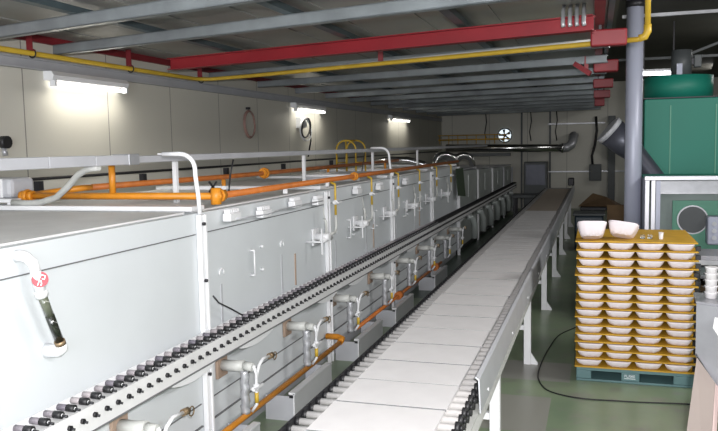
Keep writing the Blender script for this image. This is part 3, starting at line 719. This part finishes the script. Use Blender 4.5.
# ------------------------------------------------------------------ roller table
tb = thing('roller_table', 'long white roller table carrying kiln shelves away down the aisle', 'conveyor')
TY0, TY1 = .9, 18.9
ZR = .768
mb = MB(); mb.box(-1.185, -1.178, TY0, TY1, .69, .79); mb.box(-1.178, -1.15, TY0, TY1, .69, .697); mb.build('left_rail', 'dark', tb)
mb = MB(); mb.box(-.530, -.522, TY0, TY1, .62, .70); mb.box(-.522, -.49, TY0, TY1, .692, .70); mb.box(-.522, -.49, TY0, TY1, .62, .628); mb.build('right_rail', 'cream', tb)
mb = MB(); mb.prism([(-.505, .862), (-.500, .866), (-.484, .855), (-.478, .70), (-.484, .70), (-.490, .850)], 3.26, TY1); mb.build('chain_guard', 'grey', tb)
for k in range(14):
    MB().tube([(-.482, 3.5+.55*k*2.0-.0, .735), (-.474, 3.5+1.1*k, .735)], .008, n=8).build('guard_screw', 'white', tb)
rm = MB(); rm.tube([(-1.165, 0, ZR), (-.527, 0, ZR)], .0165, n=12); r0 = rm.build('roller', 'ceramic', tb); r0.location = (0, 1.96, 0)
jm = MB(); jm.tube([(-1.177, 0, ZR), (-1.158, 0, ZR)], .020, n=8); j0 = jm.build('roller_bearing', 'black', r0)
PT = .0838
for k in range(1, 100):
    c = r0.copy(); COL.objects.link(c); c.parent = tb; c.location = (0, 1.96+PT*k, 0)
    d = j0.copy(); COL.objects.link(d); d.parent = c
mb = MB(); k = 100
while 1.96+PT*k < TY1-.05:
    mb.tube([(-1.165, 1.96+PT*k, ZR), (-.527, 1.96+PT*k, ZR)], .0165, n=8); k += 1
o = mb.build('far_rollers', 'ceramic', tb); o['kind'] = 'stuff'
sp0 = None
for k in range(60):
    y = 1.97+PT*k
    if sp0 is None:
        s = MB(); s.tube([(-.526, 0, ZR), (-.508, 0, ZR)], .026, n=10); s.tube([(-.508, 0, ZR), (-.497, 0, ZR)], .012, n=8)
        s.tube([(-.520, .042, ZR-.035), (-.506, .042, ZR-.035)], .022, n=8)
        sp0 = s.build('sprocket', 'black', tb); sp0.location = (0, y, 0)
    else:
        c = sp0.copy(); COL.objects.link(c); c.parent = tb; c.location = (0, y, 0)
def leg_pair(y):
    for s, x in ((1, -.545), (-1, -1.165)):
        mb = MB(); mb.bevbox(x-.03, x+.03, y-.03, y+.03, .0, .62 if s > 0 else .69, .004)
        mb.prism([(x-.03, 0), (x+.085 if s > 0 else x-.10, 0), (x+.085 if s > 0 else x-.10, .015), (x+.03*s, .10), (x-.03*s, .10)] if s > 0 else [(x+.03, 0), (x-.10, 0), (x-.10, .015), (x-.03, .10), (x+.03, .10)], y-.012, y+.012)
        mb.build('leg', 'white', tb)
    MB().box(-1.135, -.535, y-.02, y+.02, .30, .34).build('cross_brace', 'white', tb)
    MB().box(-1.135, -.535, y-.02, y+.02, .60, .64).build('cross_beam', 'white', tb)
for k in range(8): leg_pair(2.09+2.19*k)
MB().box(-1.17, -.52, TY1-.02, TY1, .62, .79).build('end_plate', 'darkgrey', tb)
MB().bevbox(-.62, -.48, TY1-.5, TY1-.2, .87, 1.05, .02).build('drive_motor', 'dark', tb)

# kiln shelves lying on the rollers
def plate(name, L, m):
    mb = MB(); mb.box(-.2435, .2435, .0015, L-.0015, 0, .0125, m); mb.box(-.2425, .2425, 0, .0015, .001, .012, 'groove'); mb.box(-.2425, .2425, L-.0015, L, .001, .012, 'groove'); return mb.build(name)  # dark end strips paint the gap shadow between shelves into the colour
seams = [2.305, 2.655, 3.008, 3.33, 3.665, 4.02, 4.38, 4.725, 5.07, 5.43, 5.79, 6.10]
while seams[-1] < 18.3: seams.append(seams[-1]+.353)
first = {}
for i, (a, b) in enumerate(zip(seams, seams[1:])):
    tan = b > 12.6 and b < 18.9
    key = (round(b-a, 3), tan)
    gap = .013 if i % 7 not in (2, 5) else .006
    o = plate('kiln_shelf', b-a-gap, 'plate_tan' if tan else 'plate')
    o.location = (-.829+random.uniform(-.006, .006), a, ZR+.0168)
    o.rotation_euler[2] = random.uniform(-.004, .004)
    pos = ORD[i] if i == 0 else ORD[i]
    tag(o, ('tan kiln shelf on the roller table, ' if tan else 'white rectangular kiln shelf on the roller table, ')+pos+' in line from the camera', 'kiln shelf', 'kiln shelves in line on the roller table')

# ------------------------------------------------------------------ pallet with trays of bowls
SX0, SX1, SY0, SY1 = -.142, .755, 6.09, 6.97
pa = thing('plastic_pallet', 'teal plastic pallet under the stack of mustard trays', 'pallet')
mb = MB(); mb.bevbox(SX0+.01, SX1-.02, SY0+.01, SY1, .085, .112, .004); mb.build('deck', 'pallet', pa)
mb = MB(); mb.bevbox(SX0+.01, SX1-.02, SY0+.01, SY1, .0, .018, .004); mb.build('bottom_runner', 'pallet', pa)
W = SX1-SX0-.03
for (a, b) in ((0, .115), (.34, .475), (.72, W-.0)):
    for (c, d) in ((0, .12), (.38, .5), (.76, .87)):
        MB().bevbox(SX0+.01+a, SX0+.01+b, SY0+.012+c, SY0+.012+d, .0185, .0848, .006).build('foot_block', 'pallet', pa)
mb = MB(); x0 = SX0+.01+.362; yy = SY0+.0115
glyph = {'P': [(0,0,.25,1),(0,.8,.9,1),(.65,.45,.9,1),(0,.4,.9,.58)], 'L': [(0,0,.25,1),(0,0,.9,.2)], 'A': [(0,0,.25,1),(.65,0,.9,1),(0,.8,.9,1),(0,.38,.9,.56)], 'N': [(0,0,.25,1),(.65,0,.9,1),(.2,.35,.7,.7)], 'E': [(0,0,.25,1),(0,.8,.9,1),(0,.4,.8,.58),(0,0,.9,.2)]}
cw, chh = .0165, .021
for i, g in enumerate('PLANE'):
    for (a, b, c, d) in glyph[g]:
        mb.box(x0+i*cw+a*cw*.9, x0+i*cw+c*cw*.9, yy-.0012, yy, .050+b*chh, .050+d*chh)
mb.box(x0, x0+5*cw, yy-.0012, yy, .038, .043)
mb.build('lettering', 'label', pa)

def tray_mb():
    mb = MB(); mb.bevbox(0, .888, 0, .88, 0, .0105, .003)
    return mb.build('tray', 'tray')
NT = 16; P0 = .1125; PITCH = .0668
def bowl_mb():
    mb = MB(); n = 40; i = mb.mi('bowl')
    prof_o = [(.060, .000), (.076, .008), (.090, .026), (.098, .042), (.103, .0535)]
    prof_i = [(.099, .0535), (.092, .042), (.076, .026), (.058, .012), (.03, .008)]
    rings = []
    for pi, (r, z) in enumerate(prof_o+prof_i):
        ring = []
        for k in range(n):
            a = 2*PI*k/n; e = 4.5
            q = (abs(math.cos(a))**e+abs(math.sin(a))**e)**(-1/e)
            zz = z
            if pi in (1, 2): zz += .0045*math.sin(a*10)*(1 if pi == 1 else .5)
            if pi == 0: zz += max(0, .003*math.sin(a*10))
            ring.append(mb.bm.verts.new((r*q*math.cos(a), r*q*math.sin(a), max(zz, 0))))
        rings.append(ring)
    for a, b in zip(rings, rings[1:]):
        for k in range(n):
            f = mb.bm.faces.new((a[k], a[(k+1)%n], b[(k+1)%n], b[k])); f.smooth = True
    mb.bm.faces.new(list(reversed(rings[0]))); mb.bm.faces.new(rings[-1])
    return mb.build('square_bowl', 'bowl')
ordt = ['topmost', 'second', 'third', 'fourth', 'fifth', 'sixth', 'seventh', 'eighth', 'ninth', 'tenth', 'eleventh', 'twelfth', 'thirteenth', 'fourteenth', 'fifteenth', 'lowest']
colw = ['leftmost', 'second from the left', 'third from the left', 'rightmost']
t0 = tray_mb(); peg = MB().box(.870, .905, .03, .07, .0115, .045).build('corner_peg', 'black', t0)
b0 = bowl_mb(); usedt = usedb = False
for k in range(NT):
    z = P0+PITCH*k; ofx = random.uniform(-.007, .007); ofy = random.uniform(-.006, .006)
    if k == NT-1: ofx, ofy = -.004, 0
    if not usedt: t = t0; usedt = True
    else: t = copy_tree(t0)
    t.location = (SX0+ofx, SY0+ofy, z)
    if k == NT-1:
        bpy.data.objects.remove([c for c in scene.objects if c.parent == t][0])
    idx = NT-1-k
    tag(t, 'flat mustard yellow tray, %s' % ('topmost of the stack with loose bowls on it' if idx == 0 else 'lowest of the stack, on the teal pallet' if k == 0 else ordt[idx]+' from the top of the stack'), 'tray', 'stacked mustard trays')
    if k == NT-1: continue
    for c in range(4):
        if not usedb: b = b0; usedb = True
        else: b = b0.copy(); COL.objects.link(b)
        b.location = (SX0+.112+.219*c+ofx+random.uniform(-.005, .005), SY0+.088+random.uniform(-.003, .004)+ofy, z+.0115)
        b.rotation_euler[2] = random.choice([0, PI/2, PI])+random.uniform(-.03, .03)
        tag(b, 'white biscuit bowl in the front row, %s on the %s' % (colw[c], 'lowest tray' if k == 0 else ordt[idx]+' tray down'), 'bowl', 'biscuit bowls stacked between trays')
ztop = P0+PITCH*(NT-1)+.0115
def big_bowl(loc, rot, sc, label, nest):
    o = b0.copy(); o.data = b0.data.copy(); o.name = 'square_bowl'; COL.objects.link(o)
    o.location = loc; o.rotation_euler = rot; o.scale = sc
    tag(o, label, 'bowl', None)
    if 'group' in o: del o['group']
    return o
big_bowl((SX0+.120, SY0+.075, ztop+.020), (math.radians(-19), 0, .06), (1.08, 1.0, 2.05), 'deep white biscuit bowl standing on the left front of the top tray', 0)
big_bowl((SX0+.345, SY0+.13, ztop+.027), (math.radians(-21), math.radians(7), -.12), (1.12, 1.0, 1.75), 'tilted white biscuit bowl on the top tray, right of the deep one', 0)
mb = MB(); mb.tube([(0,0,0), (0,0,.003), (0,0,.052)], .015, n=16, radii=[.014, .0145, .019]); o = mb.build('small_cup', 'cup'); o.location = (.495, 6.28, ztop)
MB().tube([(0,0,.0525), (0,0,.055)], .021, n=16).build('rim', 'cup', o)
tag(o, 'small white cup standing alone on the top tray', 'cup')
for i, (x, lb) in enumerate(((.36, 'left clear glass on the top tray'), (.415, 'right clear glass on the top tray beside the other'))):
    mb = MB(); mb.tube([(0,0,0), (0,0,.03)], .018, n=14, cap=True); o = mb.build('small_glass', 'glass'); o.location = (x, 6.30, ztop); tag(o, lb, 'glass', 'clear glasses on the top tray')

# ------------------------------------------------------------------ right side machinery
t = thing('vertical_pipe', 'thick blue-grey vertical pipe from floor to roof behind the tray stack', 'pipe', (.368, 8.2, 0))
MB().tube([(0,0,0), (0,0,3.545)], .083, n=32).build('pipe_shaft', 'bluegrey', t)
MB().tube([(0,0,3.235), (0,0,3.30)], .094, n=32).build('pipe_collar', 'dark', t)
MB().tube([(0,0,0), (0,0,.02)], .14, n=24).build('base_flange', 'dark', t)
t = thing('slanted_duct', 'dark grey slanted duct passing behind the vertical pipe', 'duct')
mb = MB(); mb.tube([(.16, 8.7, 2.00), (.32, 8.72, 1.87), (.42, 8.72, 1.75), (.72, 8.72, 1.36), (.72, 8.72, .6), (.72, 8.72, 0)], .14, n=20, radii=[.16, .155, .11, .10, .09, .09]); mb.build('duct_body', 'duct', t)
dd = Vector((-.17, -.03, .15)).normalized()
mb = MB(); c = Vector((.16, 8.7, 2.0)); mb.tube([c, c+dd*.05], .165, n=20); mb.build('duct_flange', 'grey', t)
gm = thing('dust_collector', 'large green machine housing with a round drum on top', 'machine')
MB().bevbox(.515, 2.3, 9.0, 10.2, .0, 2.355, .01).build('housing', 'green', gm)
for x in (.78, 1.24, 1.7): MB().box(x, x+.012, 8.992, 9.0, 1.2, 2.28).build('rib', 'mint', gm)
MB().box(.50, 2.31, 8.985, 10.21, 2.356, 2.368).build('top_edge', 'dark', gm)
MB().tube([(.90, 9.45, 2.369), (.90, 9.45, 2.62)], .37, n=40).build('drum', 'green', gm)
mt = thing('drive_motor', 'grey upright motor standing on the green drum', 'motor', (.93, 9.45, 2.621))
MB().tube([(0,0,0), (0,0,.30)], .11, n=20).build('motor_body', 'darkgrey', mt)
MB().box(-.06, -.0, -.125, -.10, 0, .14).build('nameplate_box', 'bluegrey', mt)
MB().bevbox(.13, .21, -.05, .05, .10, .24, .01).build('terminal_box', 'darkgrey', mt)
MB().box(.105, .13, -.03, .03, .13, .2).build('bracket', 'dark', mt)
t = thing('fluorescent_lamp', 'white fluorescent tube glowing behind the green drum', 'lamp', (0,0,0))
MB().tube([(.62, 11.5, 2.84), (1.05, 11.5, 2.835)], .025, n=10).build('lamp_tube', 'tubefar', t)
MB().box(.60, 1.07, 11.49, 11.53, 2.866, 2.90).build('lamp_housing', 'white', t)
for x in (.64, 1.03): MB().box(x-.01, x+.01, 11.5, 11.52, 2.90, 3.55).build('hanger_rod', 'dark', t)
# high roof truss members
for i, (y, z, m, lb) in enumerate(((10.3, 3.47, 'white', 'thin pale bar crossing under the high dark roof'), (13.6, 3.26, 'darkgrey', 'dark grey truss chord behind the green machine motor'))):
    mb = MB(); mb.box(.31, 5.95, y, y+.05, z-.02, z+.02)
    o = mb.build('roof_bar' if i == 0 else 'roof_truss', 'galv' if i == 0 else m); tag(o, lb, 'beam')
    if i == 1:
        for x in (1.4, 3.0, 4.5):
            MB().bar((x, y+.025, z+.02), (x+.7, y+.025, 3.54), .04, .04).build('truss_brace', 'darkgrey', o)
            MB().bar((x+.75, y+.025, 3.54), (x+1.4, y+.025, z+.02), .04, .04).build('truss_brace', 'darkgrey', o)

# glazed cabinet with a white frame
cb = thing('glazed_cabinet', 'glazed cabinet with pale aluminium frame in front of the green machine', 'cabinet', (.46, 7.75, 0))
CW, CD, CT = 1.15, .75, 1.555
MB().box(.02, CW-.02, CD-.02, CD, .60, CT-.02).build('back_panel', 'cabinet', cb)
MB().box(.0, .02, .06, CD, .60, CT-.03).build('side_panel', 'bluegrey', cb)
MB().bevbox(.0, CW, .0, CD, .57, .60, .004).build('floor_shelf', 'galv', cb)
for x in (0.0, .055): MB().bevbox(x, x+.04, 0, .04, .60, CT-.0405, .004).build('frame_post', 'alu', cb)
MB().bevbox(CW-.04, CW, 0, .04, .60, CT-.0405, .004).build('frame_post', 'alu', cb)
MB().bevbox(-.005, CW, -.002, .045, CT-.04, CT, .004).build('top_frame', 'alu', cb)
MB().box(.0, CW, .045, CD, CT-.03, CT-.01).build('top_panel', 'green', cb)
MB().box(.10, .14, .01, .03, .61, CT-.045).build('inner_strip', 'bluegrey', cb)
MB().box(.14, CW-.05, .50, .52, 1.35, CT-.06).build('inner_beam', 'galv', cb)
pn = MB().box(.30, CW-.05, .55, .57, .62, 1.28).build('fan_panel', 'mint', cb)
mb = MB(); cx, cz = .49, 1.085
mb.tube([(cx, .53, cz), (cx, .549, cz)], .148, 'galv', n=32); mb.tube([(cx, .525, cz), (cx, .5295, cz)], .135, 'darkgrey', n=32); mb.build('fan_opening', None, pn)
dv = MB().bevbox(.60, .90, .30, .45, .86, 1.14, .015).build('fan_unit', 'bluegrey', cb)
mb = MB(); mb.tube([(.80, .28, 1.03), (.80, .298, 1.03)], .06, n=16); mb.build('blue_knob', 'darkblue', dv)
for k in range(3): MB().tube([(.66, .285, .93+.07*k), (.66, .298, .93+.07*k)], .022, n=12).build('dial', 'grey', dv)
for (x0, x1, y0, y1) in ((0, .05, .0, .05), (CW-.05, CW, 0, .05), (0, .05, CD-.05, CD), (CW-.05, CW, CD-.05, CD)): MB().box(x0, x1, y0, y1, 0, .57).build('leg', 'alu', cb)
MB().bevbox(.02, CW, .02, CD-.06, .12, .50, .01).build('storage_bin', 'brown', cb)
# slab & bar in front of the cabinet
t = thing('side_shelf', 'grey shelf with a dark aluminium edge right of the tray stack', 'shelf', (.80, 7.0, 0))
MB().bevbox(-.02, 1.1, .0, .45, .86, .90, .006).build('shelf_top', 'steel', t)
MB().bevbox(-.02, 1.1, -.03, -.0005, .82, .865, .005).build('front_edge', 'galv', t)
for x in (.03, 1.0): MB().box(x, x+.05, .05, .10, 0, .86).build('leg', 'darkgrey', t)
tag(MB().bevbox(.80, 1.35, 7.10, 7.40, .02, .52, .01).build('cardboard_box', 'brown'), 'brown cardboard box beneath the grey shelf', 'box')

# steel bench at the right edge, cup stack and tan board
bn = thing('steel_bench', 'bent sheet steel bench cut off by the right picture edge', 'bench')
def slabpoly(pts, t, nrm):
    n_ = Vector(nrm).normalized()*t; P = [Vector(p) for p in pts]; n = len(P); mb = MB()
    mb.faces(P+[p+n_ for p in P], [tuple(range(n)), tuple(range(2*n-1, n-1, -1))]+[(k, (k+1)%n, (k+1)%n+n, k+n) for k in range(n)]); return mb
slabpoly([(.545, 4.50, .985), (.545, 4.50, .70), (.672, 4.42, .50), (.90, 4.3, .50), (.90, 4.3, .985)], .008, (.3, 1, 0)).build('side_sheet', 'steel', bn)
slabpoly([(.545, 4.51, .985), (.9, 4.31, .985), (1.2, 4.70, .985), (.56, 4.78, .985)], .012, (0, 0, 1)).build('bench_top', 'steel', bn)
mb = MB(); mb.tube([(.545, 4.495, .70), (.672, 4.415, .50), (.70, 4.4, .44)], .006, n=6); mb.build('bottom_lip', 'chrome', bn)
for p in ((.62, 4.70), (1.12, 4.65), (.86, 4.45)): MB().box(p[0]-.02, p[0]+.02, p[1]-.02, p[1]+.02, 0, .985).build('leg', 'darkgrey', bn)
o = slabpoly([(.63, 4.425, .93), (.622, 4.43, .87), (.69, 4.385, .76), (.72, 4.36, .76), (.72, 4.36, .93)], -.002, (.3, 1, 0)).build('paper_sheet', 'paper')
tag(o, 'white paper sheet fixed to the side of the steel bench', 'paper')
cs = thing('cup_stack', 'stack of nested white plastic cups on the steel bench', 'cup', (.635, 4.62, .998))
for k in range(5):
    z = .036*k
    mb = MB(); mb.tube([(0,0,z), (0,0,z+.030), (0,0,z+.032), (0,0,z+.0355)], .03, n=20, radii=[.029, .033, .036, .036]); mb.build('cup', 'cup', cs)
    if k < 4: MB().box(-.043, -.034, -.006, .006, z+.026, z+.034).build('rim_tab', 'black', cs)
bd = thing('leaning_board', 'wide tan board leaning up against the steel bench, bottom right', 'board')
slabpoly([(.548, 4.46, .69), (.635, 4.40, .57), (.545, 3.95, -.0), (.40, 3.95, -.0)], .022, (.2, 1, -.3)).build('board_face', 'tan', bd)
slabpoly([(.636, 4.399, .568), (.655, 4.40, .545), (.575, 3.95, .0), (.5455, 3.95, .0)], .03, (.2, 1, -.3)).build('board_edge', 'pinkedge', bd)
tag(MB().bevbox(.85, 1.35, 5.3, 5.8, 0, .55, .02).build('green_crate', 'green'), 'green plastic crate under the steel bench', 'crate')

# floor cable, dark bins and board behind the stack
mb = MB(); pts = [(-.16, 7.9, .006), (-.32, 7.53, .006), (-.385, 7.1, .006), (-.425, 6.6, .006), (-.435, 6.165, .006), (-.39, 5.90, .006), (-.317, 5.755, .006), (-.18, 5.67, .006), (-.024, 5.642, .006), (.15, 5.652, .006), (.324, 5.663, .006), (.60, 5.70, .006), (.95, 5.72, .006)]
sm = []
for a in range(len(pts)-1):
    p0_, p1, p2, p3 = [Vector(pts[min(max(a+k, 0), len(pts)-1)]) for k in (-1, 0, 1, 2)]
    for s in range(5):
        t_ = s/5; sm.append(.5*((2*p1)+(-p0_+p2)*t_+(2*p0_-5*p1+4*p2-p3)*t_*t_+(-p0_+3*p1-3*p2+p3)*t_**3))
mb.tube(sm+[Vector(pts[-1])], .0055, n=6); tag(mb.build('floor_cable', 'black'), 'thin black cable looping over the green floor in front of the pallet', 'cable')
t = thing('storage_bin', 'dark blue plastic bin on the floor beyond the roller table', 'bin', (-.12, 13.5, 0))
MB().bevbox(-.22, .26, 0, .6, .0, .62, .03).build('bin_body', 'darkblue', t); MB().bevbox(-.25, .29, -.03, .63, .621, .66, .01).build('rim', 'darkgrey', t)
o = slabpoly([(.20, 13.3, 0), (.55, 13.3, 0), (.55, 13.9, .78), (.20, 13.9, .78)], .03, (0, 1, -.6)).build('brown_board', 'brown')
tag(o, 'brown board leaning behind the dark blue bin', 'board')
t = thing('work_cart', 'dark low cart piled with scrap beyond the roller table', 'cart', (.1, 16.5, 0))
MB().bevbox(-.4, .6, 0, .8, .45, .52, .01).build('deck', 'dark', t)
for a in (-.35, .5):
    for b in (.05, .7): MB().box(a, a+.05, b, b+.05, 0, .45).build('leg', 'dark', t)
tag(MB().faces([(-.35, 16.6, .53), (.45, 16.55, .53), (.55, 17.1, .53), (-.2, 17.15, .53), (-.05, 16.8, .80), (.22, 16.85, .72)], [(0,1,5,4),(1,2,5),(2,3,4,5),(3,0,4),(3,2,1,0)]).build('tarpaulin', 'brown'), 'crumpled brown tarpaulin heaped on the dark cart', 'tarpaulin')

# ------------------------------------------------------------------ camera
cam = bpy.data.cameras.new('camera'); co = bpy.data.objects.new('camera', cam); COL.objects.link(co)
r = Vector((.95383739, .29966603, -.01986227)); u = Vector((-.00872409, .09375565, .99555701)); f = Vector((-.30019681, .94942622, -.09204196))
mw = Matrix(((r.x, u.x, -f.x, 0), (r.y, u.y, -f.y, 0), (r.z, u.z, -f.z, 1.9), (0, 0, 0, 1)))
co.matrix_world = mw
cam.sensor_width = 36; cam.lens = 36*750/718; cam.clip_start = .05
scene.camera = co

# ------------------------------------------------------------------ light
def area(name, loc, target, size, sizey, power, color=(1,1,1)):
    l = bpy.data.lights.new(name, 'AREA'); l.shape = 'RECTANGLE'; l.size = size; l.size_y = sizey; l.energy = power; l.color = color
    o = bpy.data.objects.new(name, l); COL.objects.link(o); o.location = loc
    o.rotation_euler = (Vector(target)-Vector(loc)).to_track_quat('-Z', 'Y').to_euler(); return o
area('camera_lamp', (.12, -.12, 2.05), (-.9, 6, 1.0), .10, .07, 172, (1, .97, .97))
area('rear_fill', (-1.6, -2.2, 2.0), (-2.6, 4, 1.6), 5, 2.2, 235, (.93, .96, 1))  # added ambient fill behind the camera, not a real doorway
for y, p in ((1.0, 115), (6.0, 78), (12.0, 28), (19.0, 16)):
    area('hall_fill', (2.6, y, 3.42), (-2.2, y+.5, .6), 1.4, .5, p, (1, .98, .96))  # added fill lights high on the right, brightening the kiln and left wall
w = bpy.data.worlds.new('world'); scene.world = w; w.use_nodes = True
w.node_tree.nodes['Background'].inputs[0].default_value = (.55, .6, .7, 1)
w.node_tree.nodes['Background'].inputs[1].default_value = .25
vs = scene.view_settings
vs.view_transform = 'Standard'; vs.look = 'None'; vs.gamma = 1; vs.use_curve_mapping = False; vs.exposure = .2
